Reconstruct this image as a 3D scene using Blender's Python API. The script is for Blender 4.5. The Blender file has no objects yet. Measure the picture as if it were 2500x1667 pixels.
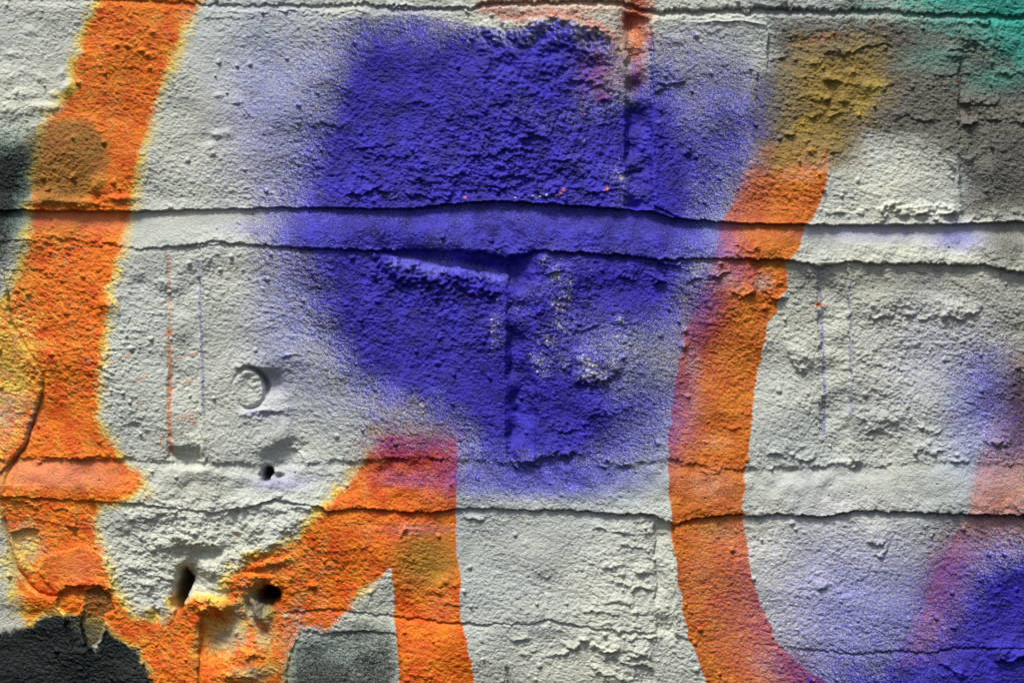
import bpy, math
import numpy as np

# ------------------------------------------------------------------ camera, sky, sun, exposure
scene = bpy.context.scene
COL = scene.collection
K = 0.336 / 2500.0            # metres per wall unit (the wall is described on a 2500 x 1667 grid of 0.134 mm units)
ZC = 1.40                     # height of the middle of the pictured patch above the pavement

cam_d = bpy.data.cameras.new("camera")
cam = bpy.data.objects.new("camera", cam_d)
COL.objects.link(cam)
DIST = 0.80
cam.location = (0.0, -DIST, ZC)
cam.rotation_euler = (math.radians(90), 0, 0)
cam_d.sensor_width = 36.0
cam_d.lens = 36.0 * DIST / 0.336
cam_d.clip_start = 0.01
cam_d.clip_end = 100.0
cam_d.dof.use_dof = True
cam_d.dof.focus_distance = DIST - 0.0005
cam_d.dof.aperture_fstop = 11
scene.camera = cam

SUN_EL, SUN_AZ = 62.0, -28.0  # degrees; azimuth measured from straight in front of the wall, minus = left
world = bpy.data.worlds.new("World")
scene.world = world
world.use_nodes = True
wn = world.node_tree
wn.nodes.clear()
sky = wn.nodes.new("ShaderNodeTexSky")
sky.sky_type = 'NISHITA'
sky.sun_disc = False
sky.sun_elevation = math.radians(SUN_EL)
sky.sun_rotation = math.radians(180 - SUN_AZ)
sky.air_density = 1.0
sky.dust_density = 4.0
sky.ozone_density = 1.0
bg = wn.nodes.new("ShaderNodeBackground")
bg.inputs[1].default_value = 0.10
wo = wn.nodes.new("ShaderNodeOutputWorld")
wn.links.new(sky.outputs[0], bg.inputs[0])
wn.links.new(bg.outputs[0], wo.inputs[0])

sun_d = bpy.data.lights.new("sun", 'SUN')
sun_d.energy = 3.6
sun_d.angle = math.radians(13)
sun_d.color = (1.0, 0.97, 0.92)
sun = bpy.data.objects.new("sun", sun_d)
COL.objects.link(sun)
sun.location = (-1, -2, 4)
el, az = math.radians(SUN_EL), math.radians(SUN_AZ)
from mathutils import Vector
to_sun = Vector((math.cos(el) * math.sin(az), -math.cos(el) * math.cos(az), math.sin(el)))
sun.rotation_euler = to_sun.to_track_quat('Z', 'Y').to_euler()

scene.view_settings.view_transform = 'Standard'
scene.view_settings.look = 'None'
scene.view_settings.exposure = 0.12
scene.view_settings.gamma = 1.0

# ------------------------------------------------------------------ numeric helpers
F = np.float32
STEP = 1.55
def axis(lo, hi, flo, fhi):
    core = np.arange(lo, hi, STEP)
    l, s, left = lo, STEP, []
    while l > flo:
        s = min(s * 1.08, 5.5); l -= s; left.append(l)
    r, s, right = core[-1], STEP, []
    while r < fhi:
        s = min(s * 1.08, 5.5); r += s; right.append(r)
    return np.concatenate([left[::-1], core, right]).astype(F)
UA = axis(-70, 2570, -1500, 4000)
VA = axis(-60, 1730, -900, 2600)
U, V = np.meshgrid(UA, VA)
U = U.astype(F); V = V.astype(F)
NY, NX = U.shape

def perlin(x, y, seed):
    rng = np.random.RandomState(seed)
    perm = rng.permutation(512).astype(np.int32)
    ang = rng.rand(512) * 2 * math.pi
    gxs, gys = np.cos(ang).astype(F), np.sin(ang).astype(F)
    xi = np.floor(x).astype(np.int32); yi = np.floor(y).astype(np.int32)
    fx = (x - xi).astype(F); fy = (y - yi).astype(F)
    u = fx * fx * fx * (fx * (fx * 6 - 15) + 10)
    v = fy * fy * fy * (fy * (fy * 6 - 15) + 10)
    def corner(dx, dy):
        h = perm[(perm[(xi + dx) & 511] + yi + dy) & 511]
        return gxs[h] * (fx - dx) + gys[h] * (fy - dy)
    a = corner(0, 0); b = corner(1, 0)
    a = a + u * (b - a)
    c = corner(0, 1); d = corner(1, 1)
    c = c + u * (d - c)
    return (a + v * (c - a)) * F(1.5)

def noise(lam, seed, X=None, Y=None, ang=0.0, stretch=1.0):
    X = U if X is None else X
    Y = V if Y is None else Y
    if ang or stretch != 1.0:
        c, s = math.cos(math.radians(ang)), math.sin(math.radians(ang))
        X, Y = (X * c + Y * s) / stretch, (-X * s + Y * c)
    return perlin(X / F(lam) + F(37.3 + seed), Y / F(lam) + F(91.7 + seed), seed)

def worley(lam, seed, ang=0.0, stretch=1.0):
    c, s = math.cos(math.radians(ang)), math.sin(math.radians(ang))
    X = ((U * c + V * s) / F(lam * stretch)).astype(F) + 400
    Y = ((-U * s + V * c) / F(lam)).astype(F) + 400
    rng = np.random.RandomState(seed)
    perm = rng.permutation(1024).astype(np.int32)
    jx, jy, jr = rng.rand(1024).astype(F), rng.rand(1024).astype(F), rng.rand(1024).astype(F)
    xi = np.floor(X).astype(np.int32); yi = np.floor(Y).astype(np.int32)
    best = np.full(X.shape, 9, F); idv = np.zeros(X.shape, F)
    for dx in (-1, 0, 1):
        for dy in (-1, 0, 1):
            cx = xi + dx; cy = yi + dy
            h = perm[(perm[cx & 1023] + cy) & 1023]
            d = (cx + jx[h] - X) ** 2 + (cy + jy[h] - Y) ** 2
            m = d < best
            best = np.where(m, d, best); idv = np.where(m, jr[h], idv)
    return np.sqrt(best), idv

def sstep(a, b, x):                               # also runs downwards when a > b
    t = np.clip((x - a) / (b - a), 0, 1)
    return (t * t * (3 - 2 * t)).astype(F)

# coarse grid for outlines
CS = 5.0
cu = np.arange(-1000, 3501, CS).astype(F); cv = np.arange(-800, 2451, CS).astype(F)
CU, CV = np.meshgrid(cu, cv)
def samp(field, X, Y):
    x = np.clip((X + 1000) / CS, 0, len(cu) - 1.001); y = np.clip((Y + 800) / CS, 0, len(cv) - 1.001)
    xi = x.astype(np.int32); yi = y.astype(np.int32)
    fx = x - xi; fy = y - yi
    a = field[yi, xi] * (1 - fx) + field[yi, xi + 1] * fx
    b = field[yi + 1, xi] * (1 - fx) + field[yi + 1, xi + 1] * fx
    return (a * (1 - fy) + b * fy).astype(F)
def segdist(p, q, X, Y):
    ax, ay = p; bx, by = q
    dx, dy = bx - ax, by - ay
    L = dx * dx + dy * dy + 1e-9
    t = np.clip(((X - ax) * dx + (Y - ay) * dy) / L, 0, 1)
    return np.hypot(X - ax - t * dx, Y - ay - t * dy), t
def sdf(poly):                                   # + outside, - inside
    d = np.full(CU.shape, 1e9, F); inside = np.zeros(CU.shape, bool)
    n = len(poly)
    for i in range(n):
        p, q = poly[i], poly[(i + 1) % n]
        dd, _ = segdist(p, q, CU, CV)
        d = np.minimum(d, dd)
        if p[1] != q[1]:
            c = ((p[1] > CV) != (q[1] > CV)) & (CU < (q[0] - p[0]) * (CV - p[1]) / (q[1] - p[1]) + p[0])
            inside ^= c
    return np.where(inside, -d, d).astype(F)
def window(u0, u1, v0, v1):
    i0, i1 = np.searchsorted(UA, [u0, u1]); j0, j1 = np.searchsorted(VA, [v0, v1])
    return slice(j0, max(j1, j0 + 1)), slice(i0, max(i1, i0 + 1))
def pl(pts, X):
    a = np.array(pts, float)
    return np.interp(X, a[:, 0], a[:, 1]).astype(F)

# warps shared by geometry and paint
w1 = noise(34, 1); w2 = noise(34, 2); w3 = noise(11, 3); w4 = noise(11, 4)
n150 = noise(150, 10); n300 = noise(320, 11)

# ------------------------------------------------------------------ the courses: joint lines on the wall
L0 = [(-900,-28),(400,2),(560,12),(900,10),(1000,16),(1150,18),(1200,2),(1510,2),(1600,26),(1700,22),(1814,19),(1900,18),(2002,27),(2140,23),(2243,31),(2500,38),(3400,60)]
L0b = [(-900,-2),(400,22),(560,34),(900,36),(1000,34),(1150,30),(1200,20),(1510,22),(1600,46),(1700,42),(1860,42),(2002,44),(2140,44),(2243,50),(2500,58),(3400,84)]
L1 = [(-900,500),(0,512),(130,513),(330,515),(575,508),(700,506),(800,507),(1014,509),(1068,501),(1202,489),(1297,494),(1450,505),(1519,509),(1588,517),(1642,530),(1700,536),(1830,545),(2021,549),(2308,547),(2500,539),(3400,545)]
L2 = [(-900,575),(0,587),(115,580),(214,587),(333,607),(478,599),(517,591),(574,593),(670,603),(765,605),(900,611),(991,608),(1144,612),(1202,618),(1240,630),(1309,612),(1393,616),(1527,624),(1596,633),(1730,631),(1883,633),(1944,637),(2000,650),(2074,637),(2155,645),(2250,643),(2404,647),(2461,660),(2500,662),(3400,670)]
L3 = [(-900,1100),(0,1120),(153,1117),(302,1120),(420,1125),(600,1130),(800,1130),(877,1120),(1100,1120),(1240,1128),(1320,1120),(1400,1108),(1500,1132),(1546,1138),(1642,1117),(1740,1145),(1983,1140),(2059,1130),(2136,1136),(2327,1125),(2500,1135),(3400,1150)]
L4 = [(-900,1190),(0,1212),(318,1226),(402,1235),(520,1250),(612,1235),(670,1218),(785,1237),(800,1249),(869,1239),(926,1243),(984,1249),(1068,1249),(1114,1241),(1206,1239),(1278,1245),(1374,1243),(1489,1253),(1596,1256),(1642,1279),(1726,1262),(1799,1255),(1849,1260),(1898,1253),(2002,1260),(2097,1245),(2212,1249),(2308,1253),(2500,1256),(3400,1270)]
L5 = [(-900,1660),(300,1660),(560,1500),(640,1500),(735,1492),(800,1487),(957,1503),(1129,1522),(1290,1522),(1343,1511),(1393,1524),(1508,1540),(1600,1546),(1680,1560),(1900,1575),(1944,1580),(2078,1595),(2193,1587),(2270,1595),(2327,1580),(2500,1582),(3400,1590)]
jit = noise(30, 20)[..., :] * 0
J1 = noise(26, 21, Y=V * 0.3) * 5 + noise(9, 22, Y=V * 0.4) * 3
def line(pts, j=1.0, seed=0):
    return pl(pts, U) + j * (noise(26, 21 + seed, Y=V * 0.3) * 5 + noise(8, 41 + seed, Y=V * 0.4) * 3.5)
l0 = line(L0, 1.2, 1); l0b = line(L0b, 1.2, 2); l1 = line(L1, 0.55, 3); l2 = line(L2, 0.9, 4)
l3 = line(L3, 1.3, 5); l4 = line(L4, 0.8, 6); l5 = line(L5, 0.9, 7)
def at(pts):                                     # amount that changes along the wall
    return pl(pts, U)

H = np.zeros((NY, NX), F)
# broad unevenness of the faces
broad = n300 * 12 + n150 * 8 + noise(75, 13, ang=15, stretch=1.4) * 3.6
H += broad

# courses: step back into each bed joint, mortar leaning out towards its lower edge
M1 = (V > l1) & (V < l2)
t1 = np.clip((V - l1) / (l2 - l1), 0, 1)
dep1 = at([(-900,10),(0,10),(300,12),(420,8),(600,7),(900,9),(1180,14),(1500,16),(1650,10),(1900,9),(2300,11),(2500,17),(3400,17)])
in1 = sstep(-1.5, 3.0, V - l1)
out1 = at([(-900,3),(0,2),(300,3),(480,4),(600,4),(900,8),(1150,12),(1225,9),(1300,7),(1600,6),(1900,10),(2100,12),(2500,14),(3400,10)]) * (.85 + w1 * .4)
H += np.where(V < l2 + 3, (-dep1 * .85 * (1 - t1) ** 1.2 + out1 * t1) * in1, 0) * (1 - sstep(-1, 3.5, V - l2))
H = H * np.where(M1, 1, 1)
# the raised lip of the brick above that joint
lip = at([(-900,2),(0,5),(300,6),(560,2),(900,4),(1100,7),(1500,5),(1640,7),(1900,7),(2200,6),(2500,8),(3400,8)])
d = V - l1
H += lip * np.where(d < 0, np.exp(d / 16.0), 0) * (1 - in1 * 0)

def groove(l, depth, wid, up=2.5):
    global H
    d = V - l
    f = sstep(-up, 2.0, d) * np.exp(-np.maximum(d, 0) / wid) * np.clip(.9 + w2 * .5, .35, 1.3)
    H = H - depth * f
groove(l2, at([(-900,1),(0,2),(330,3),(450,5),(500,8),(560,11),(600,8),(800,8),(1000,11),(1190,12),(1232,4),(1250,0),(1300,2),(1312,12),(1500,12),(1700,6),(1880,8),(1985,8),(2004,2),(2070,0),(2090,6),(2400,7),(2500,10),(3400,14)]),
       at([(-900,8),(900,9),(980,22),(1210,32),(1240,10),(1500,14),(1750,22),(1950,26),(2000,8),(2080,40),(2500,46),(3400,20)]))
# course 2 down to the mortar of its lower joint
d = V - l3
m2 = (V > l3) & (V < l4)
t2 = np.clip((V - l3) / (l4 - l3), 0, 1)
dep2 = at([(-900,7),(0,7),(330,6),(400,10),(780,8),(900,8),(1150,4),(1250,9),(1400,8),(1430,2),(1520,6),(1640,6),(1800,5),(2060,10),(2200,3),(3400,5)])
out2 = at([(-900,5),(0,5),(330,6),(450,4),(800,7),(1114,6),(1400,6),(1640,8),(2500,11),(3400,9)]) * (.85 + w2 * .4)
H += (-dep2 * np.clip(.75 + w1 * .8, .2, 1.4) * (1 - t2) ** 1.3 * sstep(-5, 9, d) + out2 * t2) * (1 - sstep(-1, 3.5, V - l4)) * (d > -9)
groove(l4, at([(-900,3),(0,3),(260,3),(330,8),(420,6),(560,3),(620,8),(760,8),(800,11),(1114,12),(1130,7),(1400,8),(1480,13),(1596,14),(1612,0),(1636,0),(1648,13),(1800,17),(2100,17),(2300,22),(2500,32),(3400,26)]),
       at([(-900,6),(800,7),(1600,8),(1700,6),(2100,7),(2320,9),(2500,15),(3400,12)]), 2.0)
groove(l5, at([(-900,0),(640,0),(720,5),(800,8),(1130,9),(1290,5),(1400,9),(1600,9),(1640,2),(1800,0),(1940,4),(2270,8),(2500,7),(3400,6)]), 7.0)
# top joint
m0 = (V > l0) & (V < l0b)
t0 = np.clip((V - l0) / (l0b - l0), 0, 1)
dep0 = at([(-900,6),(450,6),(900,9),(1100,14),(1200,20),(1500,20),(1600,20),(1850,24),(2140,16),(2180,8),(2240,14),(2500,16),(3400,12)])
H += np.where(V < l0b, -dep0 * (1 - t0) ** 1.0 * sstep(-2, 3, V - l0), 0)

for v0 in (-560, 2140):             # courses that carry on above and below the pictured patch
    groove(v0 + noise(60, 97, Y=V * .3) * 6, at([(-2300,12),(4800,12)]), at([(-2300,30),(4800,30)]), 4.0)
# upright joints: left edge, right edge, row
def upright(ul, ur, vtop, vbot, dl, dr, lean=0.0, wl=3.0):
    global H
    x = U + w1 * 5 - (V - 0.5 * (vtop.mean() + vbot.mean())) * lean + noise(28, 61, X=U * 0.3) * 4 + noise(9, 62, X=U * 0.3) * 2
    inside = sstep(ul - wl, ul + wl, x) * (1 - sstep(ur - wl, ur + wl, x))
    inside = inside * np.clip(.8 + noise(60, 66) * 1.2, .15, 1.25)
    rows = sstep(-6, 10, V - vtop) * (1 - sstep(-10, 4, V - vbot))
    t = np.clip((x - ul) / (ur - ul), 0, 1)
    H = H - (dl * (1 - t) + dr * t) * inside * rows
    H = H + rows * np.where(x > ur, 7.0 * np.exp(-np.maximum(x - ur, 0) / 26), 0) * min(1.0, dl / 10) * sstep(ur - wl, ur + wl, x) - rows * np.where(x < ul, 4.0 * np.exp(np.minimum(x - ul, 0) / 14), 0) * min(1.0, dl / 10)
    return (x > ul) & (x < ur) & (V > vtop) & (V < vbot)
j_top = upright(1530, 1590, l0b, l1, 27, 5, 0.0, 9)
j_2b = upright(1240, 1309, l2, l3, 21, 5, 0.0, 9)
j_2a = upright(411, 488, l2, l3, 7, 5.0, 0.01, 5)
j_2c = upright(2002, 2072, l2, l3, 10, 6, 0.02, 5)
j_top2 = upright(2342, 2420, l0b, l1, 9, 6)
j_3 = upright(1600, 1646, l4, l5, 12, 6)
j_topm = upright(-210, -140, l0b, l1, 8, 8)
j_2m = upright(-360, -290, l2, l3, 8, 8)

# ------------------------------------------------------------------ hand-placed relief
def bump(cx, cy, rx, ry, amp, ang=0.0, p=1.0, rag=0.0):
    R = max(rx, ry) * 2.8
    sl = window(cx - R, cx + R, cy - R, cy + R)
    X, Y = U[sl] - cx, V[sl] - cy
    if rag:
        X = X + w1[sl] * rag + w3[sl] * rag * .5; Y = Y + w2[sl] * rag + w4[sl] * rag * .5
    c, s = math.cos(math.radians(ang)), math.sin(math.radians(ang))
    x, y = (X * c + Y * s) / rx, (-X * s + Y * c) / ry
    H[sl] += (amp * np.exp(-(x * x + y * y) ** p)).astype(F)
def ledge(pts, amp, up=20.0, taper=25.0, soft=3.0, rag=5.0, flip=False):
    soft = soft * 1.5; rag = rag * 1.9; taper = taper * 1.2; amp = amp * 1.15
    """bulge that swells above the line and drops off sharply under it (flip: rises sharply and dies out below)"""
    us = [p[0] for p in pts]; vs = [p[1] for p in pts]
    sl = window(us[0], us[-1], min(vs) - up * 5 - 20, max(vs) + up * 5 + 20)
    X, Y = U[sl], V[sl]
    f = np.interp(X, us, vs) + w2[sl] * rag + w4[sl] * rag * .6
    d = Y - f
    tp = np.clip(np.minimum(X - us[0], us[-1] - X) / taper, 0, 1); tp = tp * tp * (3 - 2 * tp)
    if flip:
        s = sstep(-soft, soft, d) * np.exp(-np.maximum(d, 0) / up)
    else:
        s = (1 - sstep(-soft, soft, d)) * np.exp(np.minimum(d, 0) / up)
    H[sl] += (amp * tp * s * np.clip(.62 + w1[sl] * .7 + w3[sl] * .35, 0, 1.2)).astype(F)
def crack(pts, depth, wid, rag=3.0, side=0.0, sideamp=0.0):
    us = [p[0] for p in pts]; vs = [p[1] for p in pts]
    m = wid * 4 + 40
    sl = window(min(us) - m, max(us) + m, min(vs) - m, max(vs) + m)
    X = U[sl] + w1[sl] * rag + w3[sl] * rag * .5; Y = V[sl] + w2[sl] * rag
    D = np.full(X.shape, 1e9, F); S = np.zeros(X.shape, F)
    for p, q in zip(pts[:-1], pts[1:]):
        dd, _ = segdist(p, q, X, Y)
        cr = (q[0] - p[0]) * (Y - p[1]) - (q[1] - p[1]) * (X - p[0])
        mm = dd < D
        D = np.where(mm, dd, D); S = np.where(mm, np.sign(cr), S)
    H[sl] -= (depth * np.exp(-(D / wid) ** 2)).astype(F)
    if sideamp:
        H[sl] += (sideamp * np.exp(-D / side) * S).astype(F)

# top-left brick: lumps near the left edge, small knobs, dent
for a in [(60,230,30,20,9),(95,262,26,14,9),(130,262,14,12,8),(165,215,14,16,9),(150,180,10,10,6),(20,190,30,22,7),(100,190,14,10,5),(40,270,40,18,7),(130,232,12,9,6),
          (350,124,8,7,7),(375,80,9,7,5),(285,112,8,6,4),(178,432,6,8,9),(182,340,6,6,6),(230,460,8,14,8),(30,130,18,10,5),(75,75,14,9,4)]:
    bump(*a, rag=3)
for a in [(185,494,60,10,10),(95,492,60,12,8),(300,484,30,9,9),(120,480,22,14,10),(240,445,16,18,7)]:
    bump(*a, rag=4)
ledge([(560,250),(590,262),(620,288)], 9, 8, 12, 3)
ledge([(585,268),(605,290)], 6, 6, 8, 3)
for a in [(535,235,10,6,5),(530,330,14,9,6),(515,358,10,9,6),(555,325,10,10,5),(500,340,24,16,-4),(520,375,8,6,6)]:
    bump(*a, rag=2)
ledge([(490,22),(600,34),(700,26),(800,34),(910,30)], 6, 9, 30)
ledge([(490,42),(560,46),(640,40)], 5, 8, 20)
ledge([(940,16),(980,20),(1020,20)], 12, 10, 14); ledge([(1090,20),(1150,26)], 11, 9, 12)
# upper slope of the blue brick: broken arris
ledge([(1150,52),(1230,56),(1300,44),(1350,38),(1400,46),(1470,66),(1516,92)], 13, 230, 30, 9, 3, flip=True)
ledge([(1440,60),(1500,90),(1520,140),(1526,200)], 5, 12, 12, 4)
ledge([(1450,250),(1500,240),(1530,228)], 9, 12, 20)
# coarse ledges low in the blue brick
for pts, a, up in [([(830,478),(880,472),(920,466),(960,470)], 11, 14), ([(1070,468),(1100,478),(1140,472)], 15, 22), ([(980,470),(1030,482),(1110,486)], 10, 14),
                   ([(1180,456),(1230,462),(1270,452)], 9, 14), ([(1290,462),(1340,476),(1400,470)], 9, 14), ([(1410,470),(1460,478),(1520,462)], 9, 14),
                   ([(900,382),(960,388),(1010,380)], 6, 10), ([(1090,300),(1150,304),(1200,298)], 5, 9), ([(1210,425),(1260,430),(1300,424)], 8, 12),
                   ([(1050,430),(1100,436),(1150,428)], 7, 12), ([(850,440),(900,446),(940,440)], 6, 10), ([(1330,390),(1380,396),(1430,388)], 6, 10),
                   ([(970,250),(1030,256),(1080,250)], 5, 9), ([(860,360),(920,364),(980,352)], 6, 10), ([(1230,330),(1290,336),(1340,330)], 6, 10),
                   ([(1120,380),(1180,384),(1220,378)], 6, 10), ([(1430,300),(1480,308),(1520,300)], 6, 10), ([(740,300),(800,310),(860,300)], 4, 9)]:
    ledge(pts, a, up, 18, 3, 6)
# broken edge between top joint mortar and right-hand header brick
ledge([(1598,200),(1640,202),(1680,190)], 10, 24, 14, 3)
ledge([(1590,228),(1612,220),(1640,214)], 7, 10, 10, 3)
crack([(1588,60),(1596,120),(1590,170),(1600,230),(1592,330),(1588,420),(1596,500),(1640,522)], 2, 5, 3, 30, -3.5)
for a in [(1700,86,7,6,8),(1678,372,8,8,9),(1735,178,5,5,6),(1650,95,20,10,4),(1610,300,6,6,5)]:
    bump(*a, rag=1.5)
# skim-coat edge and its ledges
crack([(1715,52),(1830,52),(1868,60),(1875,80),(1873,136)], -2.5, 4, 3, 34, 4)
ledge([(1866,144),(1890,146),(1925,142)], 7, 10, 12); ledge([(1850,170),(1800,180)][::-1], 3, 10, 10)
crack([(1850,190),(1848,250)], 3, 5, 3, 20, 2)
for pts, a, up in [([(2000,138),(2060,132),(2110,118),(2180,104)], 8, 14), ([(1870,330),(1900,338),(1950,322)], 9, 16), ([(1960,345),(1985,352)], 7, 10),
                   ([(2170,284),(2240,290),(2290,300)], 8, 12), ([(2340,300),(2400,304),(2460,296),(2520,300)], 13, 20), ([(2300,120),(2360,126),(2420,116)], 8, 12),
                   ([(2330,250),(2390,256),(2450,246)], 9, 12), ([(2260,180),(2320,186),(2380,178)], 7, 10), ([(2010,366),(2040,372),(2062,366)], 9, 12),
                   ([(2420,180),(2470,184),(2540,176)], 7, 10), ([(1960,280),(2010,286),(2070,280)], 6, 10), ([(2000,200),(2060,206),(2110,200)], 8, 12),
                   ([(2120,220),(2160,214),(2190,204)], 7, 10), ([(1960,240),(2000,250),(2040,240)], 7, 10)]:
    ledge(pts, a, up, 18, 3, 5)
for a in [(2115,212,16,14,9),(2080,180,12,10,6),(2060,245,14,12,7),(2020,190,10,10,6),(1985,158,10,8,5),(2330,135,24,14,8),(2390,90,40,20,7),(2460,110,30,22,7),(2370,386,9,6,6),(2340,192,8,8,6),(1980,368,9,8,8)]:
    bump(*a, rag=3)
# low ledge on the right above the bed joint
ledge([(2130,512),(2180,500),(2260,498),(2330,506),(2350,516)], 15, 22, 20, 4, 6, flip=True)
ledge([(2170,522),(2230,530),(2300,528),(2350,520)], 15, 12, 18, 4, 6)
ledge([(1985,516),(2010,524),(2060,522),(2120,524)], 8, 12, 12, 4, 4)
crack([(2318,395),(2338,420),(2342,470),(2345,515)], -5, 5, 4)
ledge([(2340,540),(2400,532),(2460,522),(2540,518)], 8, 14, 30, 4, 4)

# second course: blue brick with its sloping top, notches
bump(1110, 640, 160, 24, -20, 9); bump(1190, 650, 80, 22, -12)
ledge([(880,612),(940,624),(1010,646),(1060,660),(1110,652),(1160,664),(1225,680)], 24, 60, 40, 10, 4, flip=True)
for pts, a, up in [([(1015,694),(1045,700),(1080,696)], 9, 14), ([(1130,714),(1180,720),(1232,712)], 11, 16), ([(1100,626),(1160,640),(1200,636)], 6, 9),
                   ([(1308,662),(1350,672),(1385,660)], 14, 16), ([(1305,632),(1330,642),(1370,636)], 8, 10),
                   ([(1500,676),(1545,680),(1570,674)], 14, 18), ([(1590,636),(1640,650),(1680,640)], 12, 12), ([(1580,682),(1610,690),(1640,680)], 14, 14),
                   ([(1390,820),(1430,800),(1470,790)], 10, 18), ([(1395,925),(1425,940),(1460,942),(1500,918),(1525,912)], 20, 28),
                   ([(1360,900),(1390,908),(1400,920)], 8, 14), ([(1330,1040),(1380,1052),(1420,1048)], 8, 16), ([(1420,1010),(1470,1018),(1500,1010)], 7, 14),
                   ([(1240,1016),(1270,1024)], 7, 10), ([(1240,1126),(1290,1136),(1330,1124)], 14, 18), ([(1325,1110),(1370,1108),(1405,1100)], 12, 16),
                   ([(1430,1000),(1500,1006),(1560,1000)], 4, 10), ([(1450,1138),(1510,1140),(1550,1128)], 9, 12), ([(1670,686),(1720,676),(1790,668)], 12, 18),
                   ([(1775,700),(1810,722),(1850,716)], 16, 20), ([(1870,722),(1900,738),(1925,724)], 18, 20), ([(1850,700),(1885,712),(1925,702)], 10, 16),
                   ([(1820,690),(1845,694)], 8, 12), ([(1945,655),(1975,672),(2000,690)], 8, 14),
                   ([(1910,850),(1935,880),(1975,920)], 9, 18), ([(1925,868),(1950,905),(1980,918)], 7, 14), ([(1780,604),(1820,612),(1860,604)], 6, 10),
                   ([(2080,880),(2130,888),(2180,900),(2210,905)], 6, 20), ([(2110,768),(2150,778),(2190,772)], 8, 16), ([(2290,772),(2330,780),(2400,760)], 10, 18),
                   ([(2200,770),(2260,776),(2300,764)], 6, 12), ([(2100,1056),(2150,1050),(2180,1060)], 8, 14), ([(2230,1050),(2270,1056),(2310,1042)], 7, 12),
                   ([(1860,1118),(1900,1112),(1940,1114)], 10, 16), ([(1930,1108),(1965,1120),(2000,1112)], 10, 14), ([(2030,1130),(2080,1140),(2110,1130)], 12, 16),
                   ([(2310,1118),(2340,1128),(2360,1120)], 12, 14), ([(2390,1080),(2430,1090),(2480,1078)], 12, 20), ([(1640,1120),(1670,1126),(1700,1118)], 10, 12),
                   ([(1700,1142),(1740,1150),(1780,1142)], 7, 10), ([(2200,1098),(2260,1106),(2330,1096)], 7, 14), ([(2060,1024),(2110,1020),(2150,1026)], 6, 12)]:
    ledge(pts, a, up, 16, 3.5, 6)
bump(2300, 745, 70, 22, 8, 14, rag=6); bump(2250, 700, 130, 50, -6); bump(1460, 880, 60, 40, 10, rag=6); bump(1425, 815, 60, 40, -8, rag=6)
bump(1960, 870, 34, 18, 10, 40, rag=3); bump(2150, 1020, 70, 20, 7, rag=6); bump(2160, 735, 60, 25, 6, rag=6); bump(2420, 900, 80, 60, 5, rag=8)
for a in [(1514,782,7,7,7),(1673,806,7,7,7),(1670,845,9,9,8),(1555,784,4,4,4),(1680,967,7,7,6),(1868,751,7,7,7),(1790,1046,8,6,6),(1758,642,9,9,9),(1800,620,7,7,6),(1850,605,7,7,6),
          (2302,772,6,8,9),(2305,878,5,5,5),(1258,1002,7,7,-9),(1240,995,9,7,5),(1295,668,20,10,6)]:
    bump(*a, rag=1)
# left part of the second course
ledge([(280,700),(282,716),(290,740)][:2] + [(300,756)], 5, 8, 8)
for a in [(268,752,26,26,9),(345,695,16,12,-5),(395,690,14,14,5),(330,1040,12,9,-6),(250,742,14,10,5)]:
    bump(*a, rag=3)
crack([(268,728),(288,752),(290,772)], -3, 4, 3)
ledge([(205,585),(260,594),(300,604)], 5, 9, 20); ledge([(40,600),(90,592),(150,600)], 7, 12, 20)
ledge([(470,600),(510,594),(560,596)], 9, 10, 15)
ledge([(680,884),(700,872),(740,870)], 6, 9, 10)
# plug hole: recess, then the round plug
def ring(cx, cy, rx, ry, wid, depth, face=0.0, spread=1.0):
    sl = window(cx - rx * 3, cx + rx * 3, cy - ry * 3, cy + ry * 3)
    X, Y = U[sl] - cx + w1[sl] * 3, V[sl] - cy + w2[sl] * 3
    r = np.hypot(X / rx, Y / ry); a = np.arctan2(-Y, X)
    g = .04 + .96 * np.exp(-((np.angle(np.exp(1j * (a - math.radians(face)))) / spread) ** 2))
    H[sl] -= (depth * g * np.exp(-(((r - 1) * rx / wid) ** 2))).astype(F)
bump(640, 940, 52, 34, -12, 10, 2.0, rag=2)
ring(608, 948, 41, 50, 5, 30, 40, 1.15)
ring(608, 948, 40, 49, 4, 12, -80, .5)
bump(668, 930, 34, 34, -10, 0, 1.4)
bump(655, 1000, 60, 8, 6, -5)
ledge([(575,1006),(620,1000),(690,1000),(720,1008)], 7, 34, 20, 3, 3, flip=True)
ledge([(565,902),(620,898),(660,906)], 7, 14, 12, 2.5, 3)
# smooth smear under it
bump(675, 1050, 34, 34, 5, 0, 2.5, rag=3)
# broken holes along the lower edge
bump(455, 1115, 46, 22, -22, 8, 1.6, rag=5); bump(470, 1135, 26, 10, -6, 0, 1.4)
ledge([(410,1100),(440,1108),(470,1104),(500,1108)], 8, 12, 12)
bump(690, 1115, 56, 34, -24, -20, 1.5, rag=6); bump(651, 1158, 11, 14, -160, 20, 1.4, rag=6); bump(678, 1162, 14, 7, -26, 0, 1.6)
ledge([(625,1100),(670,1092),(720,1100),(750,1120)], 7, 14, 16)
bump(560, 1160, 60, 18, 7, 8, rag=5); bump(690, 1185, 60, 14, 5, 10, rag=4)
bump(430, 1160, 22, 26, 6, rag=3)
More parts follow.
